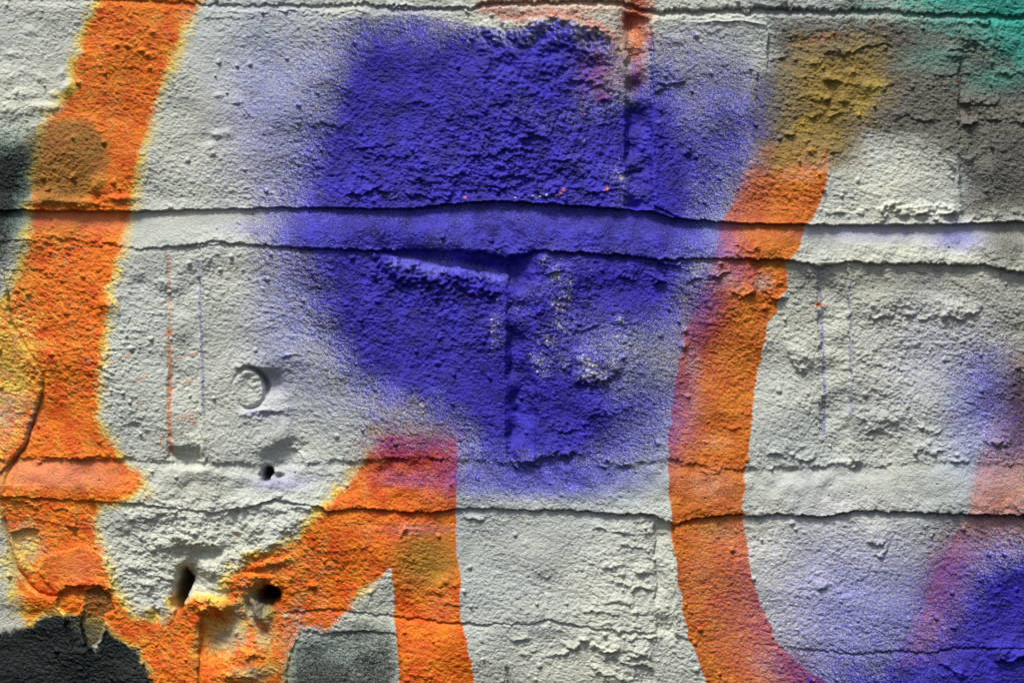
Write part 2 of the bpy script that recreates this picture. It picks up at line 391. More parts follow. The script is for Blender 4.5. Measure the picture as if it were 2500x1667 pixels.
# the battered hollow below: valley from upper left to lower right, holes, rubble lumps
bump(500, 1290, 120, 60, 9, 20, rag=12)
bump(560, 1300, 44, 70, -26, -28, 1.3, rag=12)
bump(500, 1352, 62, 18, -20, -4, 1.5, rag=6)
ledge([(425,1335),(460,1326),(500,1330),(560,1338)], 14, 26, 20, 5, 6)
bump(440, 1345, 16, 18, -16, 0, 1.4, rag=4)
bump(462, 1392, 22, 26, -24, 0, 1.4, rag=4)
bump(441, 1440, 14, 42, -230, 8, 1.5, rag=8); bump(455, 1415, 16, 24, -40, 20, 1.2, rag=8)
bump(470, 1425, 34, 44, -22, 10, 1.5, rag=4)
bump(510, 1392, 30, 14, 12, 10, rag=4); bump(560, 1420, 30, 26, 6, rag=6)
bump(600, 1350, 60, 16, 9, -14, rag=6); bump(620, 1392, 60, 10, -9, -6, rag=4); bump(650, 1378, 50, 9, 9, -16, rag=4)
bump(650, 1460, 44, 44, -16, 0, 1.4, rag=5)
bump(656, 1454, 18, 20, -200, 20, 1.3, rag=9); bump(640, 1450, 34, 22, -24, -20, 1.5, rag=9)
bump(628, 1492, 12, 34, 26, -28, 1.2, rag=4); bump(655, 1500, 12, 18, 12, 20, 1.2, rag=3); bump(606, 1480, 9, 18, -18, -10, 1.4, rag=3)
ledge([(600,1438),(640,1430),(680,1438)], 9, 18, 12, 3, 4)
bump(765, 1430, 9, 6, 9); bump(763, 1438, 7, 4, -14)
bump(505, 1470, 54, 16, 20, 6, 1.2, rag=7); bump(545, 1482, 22, 14, 12, 0, rag=5)
ledge([(480,1500),(510,1498),(545,1494),(562,1484)], 16, 22, 14, 4, 5)
bump(520, 1560, 34, 70, -20, 12, 1.5, rag=8); bump(580, 1520, 40, 30, -9, 0, rag=6)
crack([(486,1530),(484,1580),(480,1640),(484,1720)], 5, 9, 4, 34, 7)
bump(620, 1590, 60, 30, 7, -20, rag=8); bump(600, 1640, 70, 24, 8, -16, rag=8)
ledge([(560,1620),(600,1610),(660,1590)], 9, 16, 20); ledge([(540,1655),(590,1650),(640,1660)], 9, 14, 20)
for a in [(660,1240,24,10,8),(620,1228,30,9,8),(735,1236,40,10,8),(590,1240,20,10,6),(690,1290,30,22,10),(620,1285,24,18,10),(660,1320,22,14,9),(710,1270,24,16,7),
          (340,1260,40,14,7),(400,1250,40,12,6),(310,1310,24,14,-6),(395,1325,30,16,8),(330,1380,30,16,8),(365,1430,22,16,7),(355,1490,20,16,9),(400,1480,18,14,6),(385,1500,10,20,-14)]:
    bump(*a, rag=6)
# lower-left flaking skin: thick paint sheet with broken edges
def sheet(poly, amp, soft=3.0, rag=4.0):
    global H
    f = sdf(poly)
    us = [p[0] for p in poly]; vs = [p[1] for p in poly]
    sl = window(min(us) - 40, max(us) + 40, min(vs) - 40, max(vs) + 40)
    dd = samp(f, U[sl] + w1[sl] * rag + w3[sl] * rag * .7, V[sl] + w2[sl] * rag + w4[sl] * rag * .7)
    H[sl] += (amp * (1 - sstep(-soft, soft, dd))).astype(F)
POCKET = [(62,1292),(90,1292),(97,1320),(100,1350),(96,1385),(78,1392),(40,1350),(22,1300)]
sheet(POCKET, -11)
FLAKE = [(97,1368),(200,1328),(262,1362),(276,1412),(272,1438),(245,1428),(210,1424),(180,1428),(140,1452),(98,1405)]
sheet(FLAKE, 6, 3, 5)
HOLLOW = [(145,1450),(165,1428),(208,1430),(207,1470),(190,1500),(160,1500),(140,1480)]
sheet(HOLLOW, -13)
GREYPOCKET = [(208,1440),(240,1432),(270,1450),(280,1485),(256,1500),(250,1545),(235,1574),(205,1582),(198,1540)]
sheet(GREYPOCKET, -10)
sheet([(160,1500),(195,1500),(205,1560),(215,1590),(180,1580),(160,1540)], -8)
crack([(8,1270),(24,1340),(42,1390),(66,1424),(92,1448),(135,1455)], 9, 5, 3, 40, 4)
crack([(17,714),(27,790),(42,813),(77,867),(101,913),(101,955),(94,981),(73,1035),(57,1092),(25,1127)], 5, 4, 2.5, 40, 7)
crack([(70,1040),(64,1080),(40,1110),(22,1140),(12,1200)], 7, 5, 3)
crack([(258,1520),(250,1560),(230,1576),(205,1592)], -4, 3, 3)
sheet([(165,1246),(180,1236),(190,1268),(180,1290),(160,1282)], 4, 2, 2)
ledge([(60,1120),(150,1116),(230,1118),(300,1122)], 6, 12, 20, 3, 4)
ledge([(0,1222),(60,1226),(120,1236),(200,1250)], 5, 12, 20); ledge([(20,1250),(80,1262),(150,1285)], 4, 10, 20)
for a in [(100,1500,60,16,-6),(60,1460,50,20,4),(95,1128,10,6,6)]:
    bump(*a, rag=4)
# peeled edge over the dark grey patch
K3 = [(700,1690),(700,1622),(719,1564),(735,1540),(770,1546),(804,1548),(830,1530),(880,1515),(961,1512),(968,1564),(976,1690),(990,1900),(690,1900)]
sheet([(560,1900),(680,1900),(700,1622),(719,1564),(735,1540),(804,1546),(880,1540),(970,1546),(975,1560),(990,1900)][2:] + [(980,2000),(690,2000)], -5, 3, 5)
# lower courses on the middle and right
for pts, a, up in [([(1060,1440),(1090,1425),(1125,1428)], 12, 14), ([(1035,1448),(1065,1452),(1100,1440)], 9, 12), ([(1075,1470),(1110,1478),(1130,1470)], 7, 10),
                   ([(970,1312),(985,1300),(1000,1290)], 10, 9), ([(870,1325),(885,1335),(910,1330)], 7, 10), ([(1120,1262),(1160,1268),(1200,1262)], 8, 12),
                   ([(1270,1318),(1285,1328),(1296,1330)], 6, 8), ([(1320,1404),(1335,1408),(1350,1400)], 9, 12), ([(1430,1250),(1500,1262),(1590,1270)], 6, 14),
                   ([(1440,1290),(1500,1296),(1560,1310)], 8, 14), ([(1560,1296),(1590,1304),(1600,1300)], 10, 12), ([(1500,1330),(1550,1336),(1600,1350)], 8, 12),
                   ([(1540,1395),(1580,1400),(1605,1392)], 11, 14), ([(1530,1430),(1570,1440),(1600,1436)], 12, 14), ([(1450,1380),(1500,1386),(1540,1378)], 6, 10),
                   ([(1480,1420),(1530,1424),(1560,1416)], 6, 10), ([(1440,1465),(1500,1472),(1560,1462)], 7, 12), ([(1400,1490),(1460,1498),(1520,1492)], 6, 10),
                   ([(1370,1576),(1400,1580),(1430,1568)], 10, 14), ([(1410,1560),(1470,1586),(1540,1600),(1600,1610)], 14, 20), ([(1460,1600),(1530,1618),(1600,1630)], 8, 14),
                   ([(1330,1600),(1370,1604),(1400,1598)], 8, 12), ([(1430,1630),(1490,1650),(1560,1664)], 8, 14), ([(1240,1560),(1270,1562),(1300,1556)], 7, 10),
                   ([(1480,1536),(1540,1552),(1610,1556)], 12, 14), ([(1260,1590),(1290,1594),(1320,1588)], 6, 10), ([(1500,1660),(1560,1676),(1620,1680)], 8, 12),
                   ([(2110,1318),(2140,1330),(2170,1322)], 9, 14), ([(2125,1350),(2150,1352),(2180,1322)], 8, 12), ([(1985,1432),(2005,1442),(2024,1436)], 13, 12),
                   ([(2280,1614),(2320,1632),(2360,1660)], 12, 16), ([(2310,1528),(2330,1534),(2345,1528)], 9, 10), ([(2420,1605),(2460,1616),(2520,1600)], 17, 26),
                   ([(1980,1620),(1995,1622)], 8, 8), ([(1960,1508),(1975,1512),(1985,1506)], 7, 8), ([(2080,1100),(2120,1094),(2160,1102)], 4, 10)]:
    ledge(pts, a, up, 14, 3.5, 5)
crack([(1325,1415),(1328,1450),(1332,1500),(1330,1520)], 3.5, 9, 6)
crack([(1240,1632),(1242,1667),(1246,1720)], 9, 4, 2)
bump(2135, 1300, 26, 20, 6, rag=4); bump(2000, 1425, 14, 9, 5); bump(2460, 1590, 40, 24, 8, rag=4)
bump(2375, 1392 + 0, 6, 6, 4); bump(1175, 1560, 6, 6, 4)

# ------------------------------------------------------------------ grain: sprayed render grit, lying in slanting rows
smooth1 = np.where(M1, 1 - sstep(0.35, 0.75, t1 + w1 * .15) * at([(-900,.7),(300,.7),(560,.9),(900,1),(2300,1),(3400,1)]), 0)   # trowelled upper half of the bed joint
smooth2 = np.where(m2, (1 - sstep(0.55, 0.9, t2)) * at([(-900,.9),(0,.9),(240,.85),(340,.3),(700,.2),(1100,.4),(1800,.7),(2300,.7),(3400,.6)]), 0)
smooth = np.clip(np.maximum(smooth1, smooth2), 0, 1)
def spot(cx, cy, rx, ry, p=2.0):
    return np.exp(-(((U - cx) / rx) ** 2 + ((V - cy) / ry) ** 2) ** p).astype(F)
smooth = np.maximum(smooth, spot(675, 1050, 36, 40)); smooth = np.maximum(smooth, .75 * spot(1120, 652, 120, 13, 1)); smooth = np.maximum(smooth, .8 * spot(190, 1385, 70, 40)); smooth = np.maximum(smooth, .6 * spot(150, 1020, 60, 60, 1))
rough = 0.48 + 0.85 * spot(1180, 390, 400, 120, 1.2) + 0.75 * spot(480, 1370, 300, 160, 1.2) + .3 * spot(1150, 760, 420, 160) + 0.25 * spot(2200, 850, 500, 260) \
      + 0.35 * spot(150, 820, 190, 260) + 0.3 * spot(1560, 1450, 130, 260) + .2 * spot(2250, 220, 350, 200) - 0.28 * spot(560, 230, 220, 180, 1.0) - 0.2 * spot(1200, 1350, 160, 110) + 0.30 * noise(120, 12) + .15 * n300
rough = np.clip(rough, 0.26, 1.5).astype(F)
g1 = noise(17, 70, ang=17, stretch=1.7)
g2 = noise(9.5, 71, ang=17, stretch=1.5)
g3 = noise(5.5, 72, ang=12, stretch=1.3)
g4 = noise(34, 73, ang=12, stretch=1.5)
f1, id1 = worley(15, 80, 14, 1.35)
f2, id2 = worley(8.5, 81)
pits = noise(12, 84)
sand = noise(4.3, 75, stretch=1.15, ang=15) + .5 * noise(3.1, 76)
g0 = noise(26, 74, ang=14, stretch=1.8)
f6, id6 = worley(7.0, 86, 14, 1.15)
f7, id7 = worley(12.5, 87, 16, 1.4)
dome6 = np.sqrt(np.clip(1 - (f6 / .78) ** 2, 0, 1)) * (.35 + .65 * id6); dome7 = np.sqrt(np.clip(1 - (f7 / .85) ** 2, 0, 1)) * (.2 + .8 * id7)
grain = g4 * 1.5 + np.abs(g0) * 5.0 * np.clip(rough - .55, 0, 1) + g1 * 1.0 + dome7 * 3.6 * np.clip(rough - .35, 0, 1) + dome6 * (1.6 + 2.1 / np.clip(rough, .3, 2)) + g2 * 1.0 + g3 * 1.5 + sand * .85 / np.clip(rough, .35, 1.3) - 1.2
grit = np.maximum(0, 0.62 - f1) * 7.0 * (id1 > 0.45) + np.maximum(0, 0.55 - f2) * 3.2 * (id2 > 0.5)
fine = g3 * 0.8 + g2 * 0.5 + dome6 * .6 + sand * .75
H += (grain * 0.70 + grit * 0.8) * rough * (1 - smooth * .93) + fine * smooth * .35
# scattered single knobs
f5, id5 = worley(46, 82)
H += np.maximum(0, 1 - (f5 * 46 / (3.5 + 5 * id5)) ** 2) * 6 * (np.modf(id5 * 37)[0] > 0.86) * (1 - smooth)
H += np.where(smooth > .5, -np.maximum(0, 1 - (f5 * 46 / 3.0) ** 2) * 4 * (id5 > .8), 0)
H = H.astype(F)

# ------------------------------------------------------------------ paint: outlines of every sprayed colour, some highlight and shade painted in
gU = np.gradient(H, UA, axis=1).astype(F); gV = np.gradient(H, VA, axis=0).astype(F)
gU = np.clip(gU, -1, 1); gV = np.clip(gV, -1, 1)
def cover(poly, w, rag=3.0, level=1.0, side=(0, 0), off=0.0):
    """soft coverage 0..1 inside an outline; w = half width of the overspray; side = which slopes catch the mist"""
    f = sdf(poly)
    d = samp(f, U + w1 * rag + w3 * rag * .6, V + w2 * rag + w4 * rag * .6)
    m = np.clip(0.5 - (d - off) / (2 * w), 0, 1)
    m = m * m * (3 - 2 * m)
    if side != (0, 0):
        m = np.clip(m + (side[0] * gU + side[1] * gV) * 4 * m * (1 - m), 0, 1)
    return (m * level).astype(F)
def dab(cx, cy, rx, ry, level=1.0, ang=0.0, p=1.0):
    c, s = math.cos(math.radians(ang)), math.sin(math.radians(ang))
    x = ((U - cx) * c + (V - cy) * s) / rx; y = (-(U - cx) * s + (V - cy) * c) / ry
    return (level * np.exp(-(x * x + y * y) ** p)).astype(F)
def streak(pts, wid, level=1.0, rag=2.0):
    us = [p[0] for p in pts]; vs = [p[1] for p in pts]
    m = wid * 4 + 10
    out = np.zeros((NY, NX), F)
    sl = window(min(us) - m, max(us) + m, min(vs) - m, max(vs) + m)
    X = U[sl] + w1[sl] * rag + w3[sl] * rag; Y = V[sl] + w2[sl] * rag + w4[sl] * rag
    D = np.full(X.shape, 1e9, F)
    for p, q in zip(pts[:-1], pts[1:]):
        D = np.minimum(D, segdist(p, q, X, Y)[0])
    out[sl] = level * np.exp(-(D / wid) ** 2)
    return out
def mx(*a):
    r = a[0]
    for b in a[1:]: r = np.maximum(r, b)
    return np.clip(r, 0, 1)

O1 = [(330,-300),(600,-300),(490,0),(452,77),(421,153),(383,237),(360,325),(337,402),(325,497),(310,543),(298,600),(282,664),(262,702),(268,744),(254,817),(250,874),(238,932),(243,989),(240,1039),(270,1077),(302,1119),(340,1163),(352,1190),(315,1214),(250,1232),(228,1266),(240,1316),(255,1373),(282,1450),(329,1507),(383,1507),(417,1480),(474,1461),(540,1465),(560,1404),(597,1372),(650,1346),(719,1316),(770,1262),(810,1220),(848,1174),(888,1136),(926,1060),(1118,1060),(1114,1228),(1112,1335),(1125,1411),(1125,1507),(1148,1603),(1160,1667),(1190,1900),(1200,2500),(1010,2500),(990,1900),(976,1667),(968,1564),(961,1488),(957,1385),(869,1453),(850,1494),(804,1538),(739,1534),(719,1564),(700,1622),(670,1900),(660,2500),(300,2500),(364,1633),(337,1584),(291,1549),(253,1522),(200,1500),(134,1492),(57,1526),(40,1480),(28,1380),(10,1280),(-40,1230),(-300,1200),(-300,760),(14,728),(40,683),(55,637),(69,587),(75,500),(90,400),(110,300),(138,262),(184,210),(184,153),(214,57),(245,0)]
side_l = cover(O1, 17, 7, side=(.4, 0), off=-3); 
o1hard = cover(O1, 4, 3) * np.where(U > 880, sstep(1030, 1130, V + w1 * 30 + w3 * 12 + n150 * 30), 1)
stencil = sstep(870, 960, U) * sstep(1020, 1100, V)      # the masked, crisp upright stripe
orange1 = side_l * (1 - stencil) + o1hard * stencil
orange1 = orange1 * (1 - np.clip(-gU * .9 - gV * .3 + w2 * .35, 0, .42) * (1 - .6 * stencil))
yellow = cover(O1, 24, 14, side=(-.5, .1), off=14) * np.clip(1.0 + n150 * .5 + w1 * .4, .45, 1.05) * (1 - stencil) * (1 - .85 * sstep(660, 740, U) * sstep(1440, 1500, V))
yel_in = mx(dab(30, 900, 70, 170, .75), dab(-40, 900, 90, 300, .8), dab(60, 1340, 50, 60, .9), dab(40, 1500, 36, 50, .7), dab(500, 1480, 60, 22, .3), dab(560, 1580, 90, 90, .2), dab(690, 1380, 90, 40, .3, -30), dab(700, 1560, 60, 90, .3))
ang = np.clip(w1 * .5 + w3 * .6 + g1 * .5 + .1, -1, 1)
orange1 = orange1 * (1 - np.clip(yel_in + ang * .35 * (yel_in > .12), 0, 1) * .8)
# bare and pale places inside the orange of the battered hollow
bare = mx(dab(545, 1560, 40, 34, .8), dab(575, 1540, 30, 40, .7), dab(625, 1485, 34, 44, 1.0, 0, 1.5), dab(585, 1500, 20, 30, .7), dab(640, 1555, 30, 30, .55), dab(400, 1500, 14, 26, .9), dab(350, 1480, 26, 18, .5), dab(620,1640,60,20,.5), dab(720, 1500, 40, 14, .25))
orange1 = orange1 * (1 - np.clip(bare + ang * .3 * (bare > .1), 0, 1))

O2 = [(1842,330),(1830,383),(1799,459),(1784,509),(1753,555),(1748,607),(1730,656),(1700,740),(1675,800),(1662,859),(1654,913),(1642,989),(1633,1066),(1634,1130),(1634,1170),(1631,1189),(1642,1266),(1638,1297),(1652,1373),(1654,1411),(1665,1469),(1669,1507),(1682,1557),(1703,1603),(1722,1667),(1800,1900),(1900,2500),(2600,2500),(2250,1900),(2021,1667),(1983,1641),(1921,1595),(1891,1557),(1872,1499),(1853,1469),(1845,1430),(1830,1392),(1826,1335),(1812,1262),(1812,1232),(1818,1193),(1814,1166),(1826,1117),(1830,1066),(1837,989),(1845,943),(1853,897),(1864,844),(1875,790),(1898,763),(1898,733),(1922,706),(1920,691),(1918,645),(1933,630),(1952,603),(1962,553),(1983,536),(1998,497),(2015,452),(2025,383),(2030,340)]
o2 = cover(O2, 4, 4)
o2 = o2 * sstep(310, 480, V + w2 * 25)
fade = mx(dab(1690, 690, 70, 130, .85, 15), dab(1760, 680, 60, 40, .5), dab(1860, 690, 30, 26, .6), dab(1860, 1000, 40, 300, .0), dab(1740, 1080, 60, 30, .25), dab(1730, 1180, 70, 50, .3), dab(1700, 560, 60, 60, .3), dab(1690, 1000, 34, 90, .25), dab(1690, 880, 26, 80, .5), dab(1880,1620,60,60,.35), dab(1800, 440, 26, 90, .45, 15), dab(1760, 1300, 80, 40, .25), dab(1700, 1400, 50, 90, .18))
o2 = o2 * (1 - fade)
O3 = [(2455,860),(2425,960),(2400,1060),(2369,1163),(2361,1243),(2327,1297),(2296,1392),(2262,1450),(2227,1526),(2205,1565),(2180,1640),(2330,1640),(2430,1560),(3400,1400),(3400,860)]
o3 = cover(O3, 22, 8, .46) * (1 - .6 * dab(2470, 940, 120, 130))
o3 = o3 * (1 - .6 * dab(2480, 1020, 120, 110, 1)) * (1 - .75 * spot(2480, 1450, 150, 130, 1.2))
otop = mx(cover([(1120,-40),(1600,-40),(1590,30),(1300,34),(1190,24)], 22, 8, .36), cover([(1518,-60),(1595,-60),(1590,90),(1575,150),(1540,160),(1522,120)], 30, 8, .66, (0, 0)), streak([(1183,20),(1260,40),(1336,30),(1420,48),(1470,70),(1506,96)], 20, .34, 7),
          dab(1440, 170, 60, 60, .26), dab(1420, 25, 110, 18, .35), dab(1560, 180, 24, 60, .5), dab(1575,-100,90,90,.6))
ochre = mx(cover([(1950,120),(2150,105),(2165,190),(2125,270),(2080,320),(2068,390),(1900,400),(1868,350),(1925,300),(1930,200)], 85, 26, .80), dab(1985, 360, 110, 30, .5, -20))
orange = mx(orange1, o2 * .97, o3, otop, dab(1980, 368, 9, 8, .9), dab(2000, 100, 80, 20, .3, -10))
yellow = mx(yellow * .85 * (1 - .8 * np.clip(bare, 0, 1)), dab(1960, 310, 30, 20, .6, -40), .5 * cover([(2130,180),(2170,200),(2100,290),(2080,260)], 16, 8))
red = mx(.24 * o2, .42 * dab(2310, 1430, 90, 150, 1, 22), .3 * dab(1420, 130, 120, 90),  streak([(1183,20),(1260,40),(1336,30),(1420,48),(1470,74),(1506,104),(1520,200)], 22, .50, 8), .45 * cover([(1518,-60),(1595,-60),(1590,120),(1560,210),(1530,200)], 26, 8),  .55 * dab(2300, 1400, 60, 130, 1, 22), .45 * dab(1690, 800, 50, 160, 1, 12), .6 * dab(1720, 780, 70, 160, 1, 15) , .5 * dab(1830, 660, 80, 50), cover([(900,1090),(935,1030),(1000,1052),(1060,1035),(1117,1050),(1117,1170),(1050,1180),(950,1165),(880,1150)], 90, 18, .80), dab(1468, 238, 30, 26, .8, 20), dab(1445, 180, 80, 90, .72, 10), dab(1380, 150, 60, 26, .5), dab(1500, 130, 30, 80, .45), dab(1550, 190, 26, 60, .6),
         dab(1380, 745, 30, 26, .35), dab(1240, 900, 24, 30, .4), dab(1180, 960, 60, 60, .26), dab(990, 990, 60, 40, .34), dab(1900, 700, 30, 20, .3), dab(1740, 900, 60, 90, .30, 15), dab(1650, 930, 20, 50, .4),
         dab(1790, 700, 40, 30, .4), dab(1930, 1620, 90, 60, .45, 30), dab(1790, 460, 20, 60, .35, 15), dab(2330, 1330, 70, 60, .35), dab(2470, 1040, 90, 160, .30), dab(2440, 1240, 90, 60, .2), dab(2230, 1540, 40, 90, .3, 25), dab(1530, 60, 40, 90, .5), dab(1400, 40, 120, 30, .3), dab(1512, 400, 24, 60, .2), dab(1000,1330,14,14,.3))
pink = mx(.85 * smooth * dab(130, 1165, 190, 60, 1, 0, 2), .45 * smooth * dab(150, 545, 190, 40, 1, 0, 2), dab(190, 1385, 60, 36, .3), dab(1020, 1290, 90, 18, .5), dab(1080, 1480, 40, 30, .28), dab(2440, 1200, 60, 35, .15), dab(1330, 38, 120, 14, .45), dab(1740, 1190, 80, 40, .35)) * np.clip(orange1 + o2 + otop + o3, 0, 1)  # paler salmon; on up-facing mortar and brick edges it paints strong light
pink = pink.astype(F)

# places where the blue has worn through to cream grit
chipn = np.clip(.5 + w3 * .7 + g1 * .5, 0, 1)
chipm = mx(streak([(1345,640),(1375,700),(1380,770),(1340,830),(1320,880)], 26, .52, 8), streak([(1320,830),(1325,900)], 20, .5, 6), dab(1450, 900, 75, 34, .68, 8), dab(1450, 925, 40, 18, .7), streak([(1390,890),(1430,940),(1470,940),(1520,905)], 14, .55, 5), streak([(1222,740),(1215,800),(1205,860)], 14, .38, 6),
          dab(1115, 50, 60, 22, .5, -6), dab(1190, 45, 26, 16, .48), dab(1180, 90, 40, 30, .36), dab(1160, 1105, 20, 30, .55), dab(1010, 1000, 100, 50, .34), dab(1080, 985, 20, 20, .45), dab(1515, 430, 24, 60, .42), dab(970, 478, 60, 12, .42), dab(1530, 200, 14, 60, .4), dab(1505, 160, 10, 60, .4), dab(1340, 480, 120, 8, .33),
          dab(1514, 782, 7, 7, 1), dab(1673, 806, 7, 7, 1), dab(1670, 845, 9, 9, 1), dab(1555, 784, 4, 4, .9), dab(1218, 735, 8, 8, .6), dab(1422, 345, 6, 8, .9), dab(1400, 436, 6, 6, .8), dab(1358, 483, 7, 5, .9), dab(2302, 775, 6, 7, .9), dab(1540, 830, 60, 40, .30), dab(1822, 24, 10, 10, .9), dab(880, 610, 5, 4, .9), 0 * U, dab(1620, 870, 12, 14, .4))
chipm = np.where(chipm < .93, chipm * np.clip(.62 + w1 * 1.0 + w3 * .8, .1, 1.15), chipm)
B1 = [(880,60),(1000,40),(1120,50),(1180,62),(1240,66),(1300,54),(1350,44),(1400,52),(1470,76),(1510,104),(1540,170),(1600,90),(1690,140),(1770,220),(1800,330),(1790,440),(1765,520),(1750,610),(1730,690),(1700,780),(1670,880),(1620,980),(1540,1050),(1540,1120),(1440,1200),(1250,1210),(1118,1190),(1116,1080),(1000,1050),(900,1010),(810,940),(765,850),(725,750),(680,660),(650,600),(640,540),(670,480),(700,380),(740,260),(800,120)]
b1 = cover(B1, 175, 10, 1.0, (.55, .1), off=20)
b1t = cover([(700,50),(1000,30),(1120,48),(1180,66),(1240,72),(1300,60),(1350,50),(1400,58),(1470,84),(1510,112),(1530,150),(1600,60),(1900,60),(1900,1260),(600,1260),(600,200)], 16, 8)
core = cover([(880,40),(1480,50),(1530,120),(1590,200),(1680,420),(1660,560),(1560,760),(1400,1040),(1220,1100),(1040,980),(880,880),(800,720),(750,560),(810,300)], 110, 8, 1.0)
b1 = np.clip(b1 * .76 + core * .36, 0, 1) * b1t
b1 = b1 * (1 - .22 * dab(1700, 200, 70, 120)) * (1 - .5 * dab(1555, 60, 40, 70)) * (1 - .25 * dab(1600, 900, 90, 120)) * (1 - .5 * dab(1300,1240,320,30)) * 1.0 * (1 - .22 * dab(1480, 900, 160, 160))
b1 = np.where((U < 1116) & (V > 980), b1 * (1 - .20 * sstep(1000, 1150, V)), b1)
b1 = np.clip(b1 + dab(1790, 300, 70, 200, .30) * (U > 1600) + dab(1500, 1010, 170, 110, .38) + dab(1590, 760, 80, 140, .2), 0, 1) * (1 - .27 * np.clip(chipm * 1.5, 0, 1)); b1 = b1 * (1 - .45 * dab(1470, 190, 70, 90)) * (1 - .2 * dab(970, 1110, 90, 40, 1, -20)) * (1 - .5 * dab(1550, 100, 36, 90)) * (1 - .3 * dab(1060, 1110, 60, 50))
b1 = b1 * (1 - .45 * sstep(1640, 1700, U) * o2 / .97)
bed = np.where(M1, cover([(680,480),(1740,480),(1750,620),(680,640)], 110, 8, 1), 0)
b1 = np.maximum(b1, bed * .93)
b1 = b1 * (1 - .13 * M1 * t1 * (U > 780)) * (1 - .10 * np.clip(n150 * 1.6 + noise(60, 93) * .8, 0, 1)) * (1 - .20 * dab(1545, 900, 110, 150)) * (1 - .14 * smooth * M1) * (1 - .55 * streak([(960,636),(1040,652),(1110,648),(1160,662),(1228,676)], 13, 1, 6))  # blue thinned along bed joint and ledge, painting their highlights
B2 = [(3400,1340),(2560,1330),(2440,1350),(2370,1420),(2320,1500),(2300,1560),(2180,1610),(2060,1640),(1990,1670),(1980,1900),(2000,2500),(3400,2500)]
b2 = np.clip(cover(B2, 160, 10, 1.0, (.5, 0), off=30) + .5 * cover([(2400,1430),(2360,1500),(2330,1590),(2200,1640),(2150,2400),(3400,2400),(3400,1400)], 90, 10), 0, 1)
b2 = b2 * (1 - .42 * dab(2295, 1440, 80, 170, 1, 22))
blue = mx(b1, b2 * .96, dab(2400, 940, 100, 170, .50), dab(2480, 1060, 80, 120, .35), dab(1120, 1160, 40, 40, .5), dab(2080, 1620, 200, 60, .45, 0), dab(2180, 1560, 260, 170, .30), dab(560, 545, 90, 24, .22), dab(1000, 28, 130, 16, .4), dab(720, 40, 160, 30, .2),
          dab(650, 330, 160, 260, .20), dab(700, 860, 90, 200, .20), dab(1705, 720, 70, 160, .56, 12), dab(1665, 950, 50, 150, .40), dab(1790, 660, 60, 50, .35), dab(1180, 1150, 80, 50, .6), dab(1330, 1160, 150, 50, .5), dab(710, 1010, 24, 40, .25), dab(660, 1175, 60, 30, .22), dab(730, 1150, 90, 40, .25), streak([(486,640),(489,760),(494,880),(498,1010)], 5, .45, 1), streak([(2005,714),(2009,850),(2014,970),(2012,1060)], 5, .5, 1),
          streak([(2074,690),(2075,860),(2078,1010)], 6, .33, 1), streak([(648,720),(652,800),(650,880)], 3, .3, 1), streak([(615,730),(618,790)], 3, .3, 1), dab(1020,1292,110,14,.25), dab(1200,1295,100,14,.22), dab(1610,1560,30,60,.15))
# light violet-blue mist over the white paint; on blue bed and ledge, painted highlight
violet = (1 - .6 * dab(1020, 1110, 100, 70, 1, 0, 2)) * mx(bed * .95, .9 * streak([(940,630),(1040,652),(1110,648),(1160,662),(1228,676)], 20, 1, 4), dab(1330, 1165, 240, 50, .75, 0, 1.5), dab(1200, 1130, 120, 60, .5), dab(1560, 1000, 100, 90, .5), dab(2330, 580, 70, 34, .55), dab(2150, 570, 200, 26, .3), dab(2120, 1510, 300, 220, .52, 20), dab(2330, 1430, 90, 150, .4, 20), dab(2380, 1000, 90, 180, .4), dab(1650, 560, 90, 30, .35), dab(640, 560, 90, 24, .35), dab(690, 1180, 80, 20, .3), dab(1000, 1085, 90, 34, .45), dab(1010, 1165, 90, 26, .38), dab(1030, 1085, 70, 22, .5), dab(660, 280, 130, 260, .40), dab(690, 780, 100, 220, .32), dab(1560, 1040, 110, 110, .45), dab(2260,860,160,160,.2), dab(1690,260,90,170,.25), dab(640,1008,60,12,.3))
teal = mx(cover([(2230,-400),(2190,20),(2290,60),(2370,80),(2440,130),(2520,200),(3400,260),(3400,-400)], 75, 16, .95), dab(2140, 20, 120, 26, .35), dab(60, 560, 110, 20, .38), dab(30, 450, 90, 140, .62), dab(2300, 140, 110, 40, .35), .22 * cover(K3, 30, 8), .2 * cover(GREYPOCKET, 5, 4), dab(2440, 190, 90, 40, .5))
